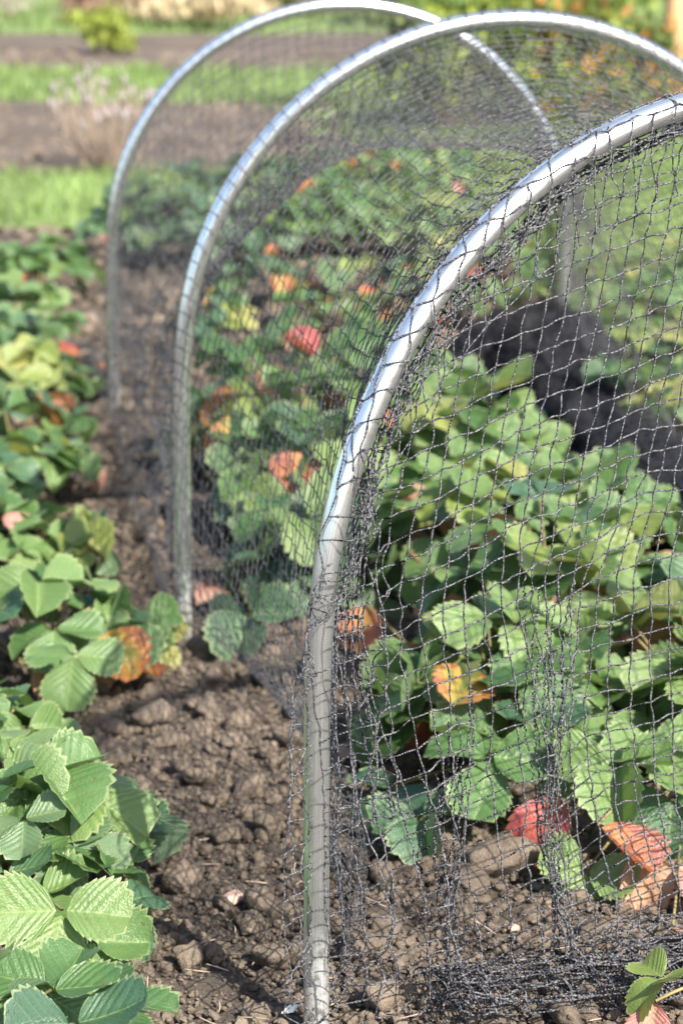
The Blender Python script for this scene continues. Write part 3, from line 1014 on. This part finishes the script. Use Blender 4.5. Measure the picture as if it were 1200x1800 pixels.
# under the net, front to back
plant(0.20, 2.74, 30, 0.160, 0.20, 0.080, 0, 1, "strawberry plant just behind the front netting curtain, orange leaf low on its left", GU, mixA,
      [(690, 1385, 0.03, 3.6, 0.5, 0.07, "b"), (735, 1210, 0.08, 4.6, 1.0, 0.07, "o"), (640, 1060, 0.10, 4.5, 1.0, 0.075, "o"), (860, 1330, 0.10, 4.5, 0.8, 0.080, "g"), (740, 1440, 0.025, 4.7, 0.7, 0.06, "b")])
plant(0.46, 2.78, 30, 0.165, 0.20, 0.080, 0, 2, "strawberry plant with big red and orange leaves hanging low behind the netting", GU, mixA,
      [(985, 1395, 0.08, 4.2, 0.95, 0.085, "r"), (1050, 1450, 0.075, 5.7, 0.8, 0.075, "o"), (1120, 1500, 0.04, 4.9, 0.9, 0.06, "d"), (1085, 1345, 0.11, 4.6, 0.8, 0.072, "g"), (1160, 1310, 0.12, 4.9, 0.7, 0.075, "g"), (1010, 1300, 0.12, 4.3, 0.8, 0.070, "g"), (1180, 1400, 0.08, 4.4, 0.9, 0.070, "b"), (1190, 1520, 0.04, 5.4, 0.8, 0.05, "p"), (1030, 1530, 0.02, 4.5, 1.0, 0.06, "g"), (1180, 1640, 0.015, 0.5, 0.3, 0.05, "d")])
plant(0.30, 3.08, 30, 0.165, 0.25, 0.082, 0, 3, "strawberry plant in the thick of the cluster with a pale pink leaf among green", GU, mixA + "gp", [(950, 1015, 0.16, 4.4, 0.6, 0.055, "p"), (1025, 1030, 0.15, 5.0, 0.7, 0.05, "o")])
plant(0.58, 3.10, 26, 0.150, 0.21, 0.080, 0, 4, "strawberry plant at the right frame edge beside the dark netting heap", GU, mixA)
plant(0.20, 3.42, 26, 0.150, 0.24, 0.080, 0, 5, "strawberry plant right of the front hoop leg at half its height", GU, mixA + "d")
plant(0.40, 3.46, 26, 0.140, 0.22, 0.080, 0, 6, "strawberry plant bordering the black netting heap", GU, mixA)
plant(0.24, 3.85, 26, 0.150, 0.28, 0.082, 1, 7, "tall light green strawberry plant in front of the black netting heap", GU, "ggggyg")
plant(0.14, 4.22, 24, 0.140, 0.26, 0.080, 1, 8, "strawberry plant seen just through the bend of the front hoop", GU, mixA)
plant(-0.05, 3.46, 20, 0.105, 0.15, 0.082, 0, 9, "low strawberry plant with drooping blue green leaves right of the middle hoop foot", GU, "bbbgb",
      [(450, 850, 0.10, 3.8, 0.9, 0.09, "b"), (515, 890, 0.10, 4.4, 1.0, 0.085, "y"), (440, 1080, 0.045, 4.3, 0.8, 0.085, "b"), (500, 990, 0.07, 4.0, 0.9, 0.08, "b"), (570, 760, 0.16, 4.2, 0.7, 0.09, "g")])
plant(-0.05, 3.88, 30, 0.155, 0.25, 0.082, 0, 10, "strawberry plant with orange and yellow leaves right of the middle hoop", GU, mixB,
      [(425, 690, 0.215, 3.2, 0.6, 0.085, "o"), (405, 725, 0.20, 4.5, 1.1, 0.085, "o"), (470, 800, 0.08, 4.2, 0.9, 0.05, "y")])
plant(-0.14, 4.32, 30, 0.160, 0.25, 0.080, 1, 11, "strawberry plant with pale and dark red leaves behind the orange leaved one", GU, mixB + "yr", [(535, 590, 0.22, 4.2, 0.7, 0.055, "d"), (500, 640, 0.23, 3.5, 0.6, 0.07, "d"), (455, 600, 0.20, 2.2, 0.9, 0.06, "y")])
plant(0.10, 4.66, 24, 0.150, 0.22, 0.076, 1, 12, "pale topped strawberry plant left of the front hoop bend", GU, mixB + "y")
plant(-0.33, 5.75, 9, 0.10, 0.10, 0.055, 1, 13, "small strawberry plant left of the middle hoop arch", GU, "bbyg")
plant(-0.02, 5.70, 16, 0.16, 0.12, 0.060, 1, 14, "half withered strawberry plant in the middle behind the far hoop", GU, mixB + "ddo")
plant(0.22, 5.85, 16, 0.15, 0.12, 0.060, 1, 15, "sparse strawberry plant with orange leaf beside the withered one", GU, mixB + "do")
plant(-0.24, 6.20, 16, 0.15, 0.12, 0.062, 2, 17, "low strawberry plant in the gap before the back row, left of centre", GU, "gbbydo")
plant(0.04, 6.30, 18, 0.16, 0.13, 0.062, 2, 18, "low strawberry plant in the gap before the back row, at its centre", GU, "ggbydd")
plant(0.28, 6.35, 18, 0.16, 0.13, 0.062, 2, 19, "low strawberry plant in the gap before the back row, right of centre", GU, "ggbydo")
# across the back
for k, (x, y, n, mx, lb) in enumerate([
        (-0.62, 6.95, 22, "bbbbgr", "blue green strawberry plant by the far hoop's left leg with a red leaf"),
        (-0.42, 6.85, 24, "bbbbg", "blue green strawberry plant second from the far hoop's left leg"),
        (-0.20, 6.95, 24, "bbgggy", "strawberry plant seen beside the left side of the middle hoop arch"),
        (-0.02, 7.05, 24, "gggggggggyo", "strawberry plant with a bright orange leaf in the back row"),
        (0.18, 7.00, 24, "ggggyp", "strawberry plant with a beige leaf in the middle of the back row"),
        (0.36, 6.90, 24, "gggyy", "strawberry plant at the right of the back row under the net sag"),
        (-0.52, 7.45, 20, "bbgg", "strawberry plant at the rear of the back row near the far hoop's left leg"),
        (-0.28, 7.50, 20, "bbgy", "pale tipped strawberry plant at the rear of the back row"),
        (0.06, 7.55, 20, "gggy", "bright strawberry plant at the rear centre of the back row"),
        (0.32, 7.45, 20, "gggyp", "strawberry plant at the rear right of the back row"),
        (-0.12, 7.95, 20, "ggyg", "strawberry plant at the very back, left of the lawn's end"),
        (0.16, 8.05, 20, "gggyo", "strawberry plant at the very back in the middle of the arch"),
        (0.42, 7.95, 20, "ggyg", "strawberry plant at the very back by the right lawn edge"),
        (0.28, 8.50, 20, "ggy", "strawberry plant farthest off, up against the lawn")]):
    plant(x, y, n + 6, 0.17, 0.24, 0.070, 2, 40 + k, lb, GBK, mx)
# right of the net
for k, (x, y, n, mx, lb) in enumerate([
        (0.66, 4.55, 22, "gggby", "low strawberry plant right of the netting heap, nearest of that row"),
        (0.62, 5.15, 20, "ggyyg", "strawberry plant just right of the far hoop's right leg"),
        (0.84, 5.00, 24, "gggyg", "strawberry plant on the right edge level with the far hoop's leg"),
        (0.74, 5.55, 24, "gggy", "strawberry plant outside the netting on the right, behind the edge one"),
        (0.58, 5.95, 20, "ggygd", "strawberry plant with brownish leaves behind the far hoop's right leg"),
        (0.86, 6.05, 24, "gggy", "bright strawberry plant on the right in front of the lawn"),
        (0.44, 6.25, 16, "ggrgg", "strawberry plant with reddish leaves seen under the far arch")]):
    plant(x, y, n, 0.15, 0.17, 0.062, 2 if y > 5.4 else 1, 60 + k, lb, GRT, mx)
plant(0.43, 2.15, 7, 0.06, 0.06, 0.045, 0, 70, "half withered young strawberry plant in the lower right corner", GRT, "gdyp",
      [(1165, 1720, 0.05, 3.6, 0.5, 0.045, "y"), (1150, 1760, 0.03, 4.2, 0.8, 0.045, "p")])
# left row, front to back
plant(-0.345, 1.88, 34, 0.120, 0.15, 0.056, 0, 80, "strawberry plant in the lower left corner, nearest of all", GLF, "gggggbg",
      [(190, 1745, 0.08, 0.2, 0.5, 0.062, "g"), (90, 1740, 0.13, 1.2, 0.1, 0.066, "g"), (130, 1800, 0.12, 5.0, 0.5, 0.066, "b")])
plant(-0.375, 2.31, 34, 0.120, 0.165, 0.058, 0, 81, "strawberry plant at the left front with a large upright bright green leaf", GLF, "ggggggbgbyd",
      [(110, 1600, 0.10, 4.6, 1.15, 0.075, "g"), (200, 1520, 0.06, 0.1, 0.7, 0.066, "g"), (80, 1370, 0.15, 5.3, 0.35, 0.078, "g"), (160, 1400, 0.12, 5.9, 0.5, 0.07, "g"), (30, 1300, 0.17, 0.5, 0.2, 0.08, "g"),
       (180, 1365, 0.08, 0.1, 0.9, 0.045, "p"), (215, 1590, 0.05, 5.6, 0.9, 0.06, "b"), (10, 1500, 0.05, 4.6, 0.9, 0.06, "r"), (225, 1440, 0.07, 0.6, 1.0, 0.06, "b"), (160, 1650, 0.04, 4.9, 1.1, 0.06, "g")])
plant(-0.44, 3.10, 20, 0.130, 0.15, 0.072, 0, 82, "strawberry plant left of the middle hoop foot with a yellow leaf on the soil", GLF, "gggggbbyod",
      [(265, 1125, 0.03, 5.4, 0.7, 0.055, "y"), (230, 1170, 0.02, 5.6, 0.4, 0.05, "o"), (250, 1080, 0.07, 5.2, 0.8, 0.065, "g"), (130, 1150, 0.09, 4.5, 0.7, 0.07, "g"), (175, 1060, 0.10, 0.4, 0.5, 0.06, "g")])
plant(-0.47, 2.70, 22, 0.115, 0.13, 0.058, 0, 93, "strawberry plant on the left edge between the front clump and the yellow leaved one", GLF, "gggggbbyd")
plant(-0.53, 3.58, 24, 0.130, 0.15, 0.068, 0, 83, "strawberry plant on the left edge with a faded pink leaf", GLF, "gggggbydo", [(60, 905, 0.10, 4.2, 0.5, 0.055, "p"), (40, 960, 0.07, 3.5, 0.6, 0.05, "o")])
plant(-0.61, 4.12, 24, 0.140, 0.15, 0.066, 1, 84, "strawberry plant on the left edge with red leaves level with the far hoop's foot", GLF, "gggygdp", [(10, 790, 0.05, 4.5, 0.7, 0.055, "r"), (75, 740, 0.04, 5.3, 0.7, 0.045, "d")])
plant(-0.72, 4.90, 24, 0.140, 0.15, 0.066, 1, 85, "strawberry plant on the left edge halfway up the photo", GLF, "ggggyd", [(85, 700, 0.03, 5.5, 0.6, 0.045, "p")])
plant(-0.81, 5.50, 24, 0.150, 0.16, 0.066, 1, 86, "strawberry plant on the left edge with an orange leaf, second from row's far end", GLF, "ggggyb", [(40, 480, 0.10, 4.5, 0.7, 0.05, "r")])
plant(-0.84, 6.25, 26, 0.160, 0.16, 0.064, 1, 87, "broad leaved strawberry plant at the far end of the left row by the lawn", GLF, "gggbg")
plant(-0.68, 4.52, 22, 0.130, 0.14, 0.064, 1, 90, "strawberry plant on the left edge between the red leaved one and the halfway one", GLF, "ggggbyor")
plant(-0.66, 3.86, 20, 0.120, 0.14, 0.064, 1, 91, "strawberry plant at the left edge tucked behind the faded pink leaf", GLF, "ggggbyd")
plant(-0.78, 5.20, 20, 0.130, 0.14, 0.064, 1, 92, "strawberry plant with dull reddish leaves on the left edge, third from row's far end", GLF, "gggbydr")
plant(-0.57, 5.05, 5, 0.045, 0.06, 0.050, 1, 88, "lone strawberry seedling on bare soil left of the far hoop", GLF, "ggd")


def dead_leaf(px, py, rz, size, mat, k, label, curl=0.6):
    x, y = G(px, py)
    src = LEAVES[0][k]
    S = Soup()
    V, F, U = leaflet(size, 1.0, 8, 4, [-1, -.82, -.55, -.25, 0, .25, .55, .82, 1], random.Random(k), curl, 1.2)
    m = mesh_np("dead_leaf", V, F, mat, True, U)
    o = obj("dead_leaf", m, None, (x, y, ground_h(x, y) + 0.018))
    o.rotation_euler = (0.25, 0.3, rz)
    return tag(o, label, "dead leaf")


dead_leaf(345, 1070, -1.2, 0.065, M_PINK, 3, "dry curled beige leaf on the soil at the foot of the middle hoop", 1.1)
dead_leaf(250, 1195, 0.4, 0.05, M_DRY, 5, "brown dead leaf on the soil below the middle left plant")
dead_leaf(90, 765, 0.8, 0.05, M_DRY, 8, "brown dead leaf on soil beside the left row")
dead_leaf(700, 1275, 1.1, 0.06, M_DRY, 9, "brown dead leaf under the strawberry plant behind the front hoop")
dead_leaf(640, 1330, 2.1, 0.05, M_DRY, 10, "withered leaf on the soil right of the front hoop")

# ------------------------------------------------------------------ background plants and posts
def bush(name, px, py, w, h, nl, ls, mats, label, cat, group=None, upright=0.5, seed=0, stems=10):
    g = np.random.default_rng(seed)
    x, y = G(px, py)
    root = empty(name, (x, y, 0), label, cat, group)
    cl = np.stack([g.normal(0, w * 0.42, 26), g.normal(0, w * 0.36, 26), h * (0.15 + 0.85 * g.random(26) ** 0.8)], -1)
    cl[:, :2] *= (1.1 - 0.5 * cl[:, 2:3] / h)
    per = nl // len(mats)
    for mk, mat in enumerate(mats):
        c = cl[g.integers(0, 26, per)] + g.normal(0, 1, (per, 3)) * np.array([w * 0.11, w * 0.11, h * 0.10])
        c[:, 2] = np.abs(c[:, 2]) + 0.01
        d = g.normal(0, 1, (per, 3)); d[:, 2] += upright * 3; d /= np.linalg.norm(d, axis=1, keepdims=True)
        sd_ = np.cross(d, g.normal(0, 1, (per, 3))); sd_ /= np.linalg.norm(sd_, axis=1, keepdims=True)
        L = ls * g.uniform(0.6, 1.4, per)[:, None]
        V = np.stack([c, c + d * L * 0.45 + sd_ * L * 0.24, c + d * L, c + d * L * 0.45 - sd_ * L * 0.24], 1).reshape(-1, 3)
        F = np.arange(per * 4).reshape(-1, 4)
        obj("foliage", mesh_np("foliage", V, F, mat), root)
    P = []
    for k in range(stems):
        e = cl[k % 26] * np.array([1, 1, 0.95]); b = np.array([e[0] * 0.2, e[1] * 0.2, 0])
        t = np.linspace(0, 1, 6)[:, None]
        P.append(b * (1 - t) + e * t + np.array([e[0], e[1], 0]) * 0.15 * np.sin(t * 3.1))
    V, F = tubes(np.array(P), np.linspace(0.006, 0.002, 6) * (h / 0.5), 5)
    obj("stems", mesh_np("stems", V, F, M_BUSHB), root)
    return root


def seed_shrub():
    g = np.random.default_rng(19)
    x, y = G(185, 298)
    root = empty("seedhead_shrub", (x, y, 0), "dry brown shrub with whitish seed heads in the soil bed at left", "shrub")
    P, heads = [], []
    for k in range(120):
        a = g.uniform(0, 6.28); r = 0.25 * math.sqrt(g.random()); hh = g.uniform(0.22, 0.43)
        b = np.array([r * 0.35 * math.cos(a), r * 0.35 * math.sin(a), 0]); e = np.array([r * math.cos(a), r * math.sin(a), hh * (1 - r)])
        t = np.linspace(0, 1, 6)[:, None]
        P.append(b * (1 - t) + e * t + g.normal(0, 0.006, (6, 3)) * t)
        if k % 2 == 0: heads.append((e, g.uniform(0.009, 0.016)))
    V, F = tubes(np.array(P), np.linspace(0.003, 0.0014, 6), 5)
    obj("stems", mesh_np("stems", V, F, M_STEM), root)
    IV, IF = ico(2)
    for e, r in heads:
        q = IV * (1 + 0.25 * g.standard_normal((len(IV), 1))) * np.array([0.7, 0.7, 1.7]) * r
        obj("seed_head", mesh_np("seed_head", q, IF, M_FLUFF), root, tuple(e))


seed_shrub()
bush("low_bush", 185, 97, 0.30, 0.24, 1500, 0.06, [M_BUSH], "pale yellow green bush on the far soil bed at upper left", "bush", None, 0.6, 1)
bush("brown_shrub", 140, 45, 0.45, 0.32, 900, 0.05, [M_BUSHB], "reddish brown twiggy shrub at the top left on the far lawn", "shrub", None, 0.5, 2, 24)
bush("brown_shrub", 250, 40, 0.40, 0.35, 900, 0.05, [M_BUSHB, M_BUSHO], "brown shrub at the top right of the twiggy one", "shrub", None, 0.5, 3, 24)
bush("grey_shrub", 5, 30, 0.40, 0.30, 800, 0.05, [M_WOODG], "greyish shrub in the top left corner", "shrub", None, 0.5, 4, 20)
bush("dead_grass_clump", 360, 50, 0.8, 0.20, 1400, 0.10, [M_BEIGE], "bleached beige grass clump at the top left of the far arch", "grass clump", None, 0.9, 5)
bush("dead_grass_clump", 500, 30, 0.9, 0.25, 1400, 0.12, [M_BEIGE, M_BUSH], "beige and green grass clump behind the top of the far hoop", "grass clump", None, 0.9, 6)
bush("leafy_plant", 775, 235, 0.34, 0.55, 1600, 0.07, [M_BUSHD, M_BUSH], "deep green leafy plant seen through the net left of the others", "leafy plant", None, 0.5, 7)
bush("leafy_plant", 860, 225, 0.36, 0.68, 2000, 0.07, [M_BUSH, M_BUSHD], "tall yellow green leafy plant behind the middle hoop top", "leafy plant", None, 0.5, 8)
bush("leafy_plant", 950, 222, 0.36, 0.66, 2000, 0.075, [M_BUSH, M_BUSHD, M_BUSHO, M_BUSHD], "leafy plant with a few orange tinted leaves behind the middle hoop", "leafy plant", None, 0.5, 9)
bush("leafy_plant", 1030, 215, 0.34, 0.60, 1800, 0.07, [M_BUSH, M_BUSHD], "yellow green leafy plant left of the tall wooden post", "leafy plant", None, 0.5, 10)
bush("leafy_plant", 1110, 205, 0.30, 0.42, 1600, 0.07, [M_BUSHO, M_BUSHD, M_BUSHD], "orange brown leafy plant at the foot of the tall wooden post", "leafy plant", None, 0.4, 11)
bush("far_shrub", 690, 45, 0.8, 0.55, 1400, 0.10, [M_BUSHD, M_BUSH], "green shrub far behind the crossing of the two hoops", "shrub", None, 0.4, 13)
bush("far_shrub", 880, 45, 1.0, 0.60, 1600, 0.10, [M_BUSH, M_BEIGE], "straw coloured shrub far behind the middle hoop top", "shrub", None, 0.4, 14)
bush("far_shrub", 1000, 40, 0.9, 0.40, 1400, 0.10, [M_BUSHD, M_BUSH], "green shrub far behind near the dark post", "shrub", None, 0.4, 15)


def post(px, py, r, h, mat, label, seed):
    x, y = G(px, py)
    n = 14; t = np.linspace(-0.1, h, n)
    g = np.random.default_rng(seed)
    P = np.stack([0.006 * g.standard_normal(n) + 0.01 * t, 0.006 * g.standard_normal(n), t], -1)
    rr = np.linspace(r * 1.04, r * 0.96, n); 
    P = np.vstack([P, P[-1] + (0, 0, 0.012), P[-1] + (0, 0, 0.013)]); rr = np.concatenate([rr, [r * 0.8, 0.001]])
    V, F = tubes(P[None], rr, 18)
    tag(obj("wooden_post", mesh_np("wooden_post", V, F, mat), None, (x, y, 0)), label, "post", "posts among the far plants")


post(1178, 190, 0.058, 1.5, M_WOOD, "thick orange brown wooden post at the upper right", 1)
post(1052, 110, 0.035, 1.5, M_WOODD, "thin dark post left of the thick wooden one", 2)
post(1072, 100, 0.035, 1.5, M_WOODG, "grey post between the dark post and the thick wooden one", 3)
post(795, 42, 0.05, 1.1, M_WOODG, "pale grey post far behind where two hoops cross", 4)
post(833, 42, 0.035, 1.1, M_WOOD, "slim brownish post just right of the pale far post", 5)


def far_cloche(px, py, w, label):
    x, y = G(px, py)
    th = np.linspace(0, np.pi, 15)
    prof = np.stack([-0.45 * np.cos(th), 0.5 * np.sin(th)], -1)
    V, F = [], []
    nx = 12
    for i in range(nx):
        xx = -w / 2 + w * i / (nx - 1)
        for (a, z) in prof: V.append((xx, a, z + 0.012 * math.sin(i * 2.2)))
    k = len(prof)
    for i in range(nx - 1):
        for j in range(k - 1): F.append((i * k + j, (i + 1) * k + j, (i + 1) * k + j + 1, i * k + j + 1))
    m = mesh_np("cloche_tunnel", np.array(V), np.array(F), M_PALE)
    tag(obj("cloche_tunnel", m, None, (x, y, 0.0)), label, "cloche")


far_cloche(915, 12, 1.4, "pale blue plastic cloche far behind the top of the middle hoop")
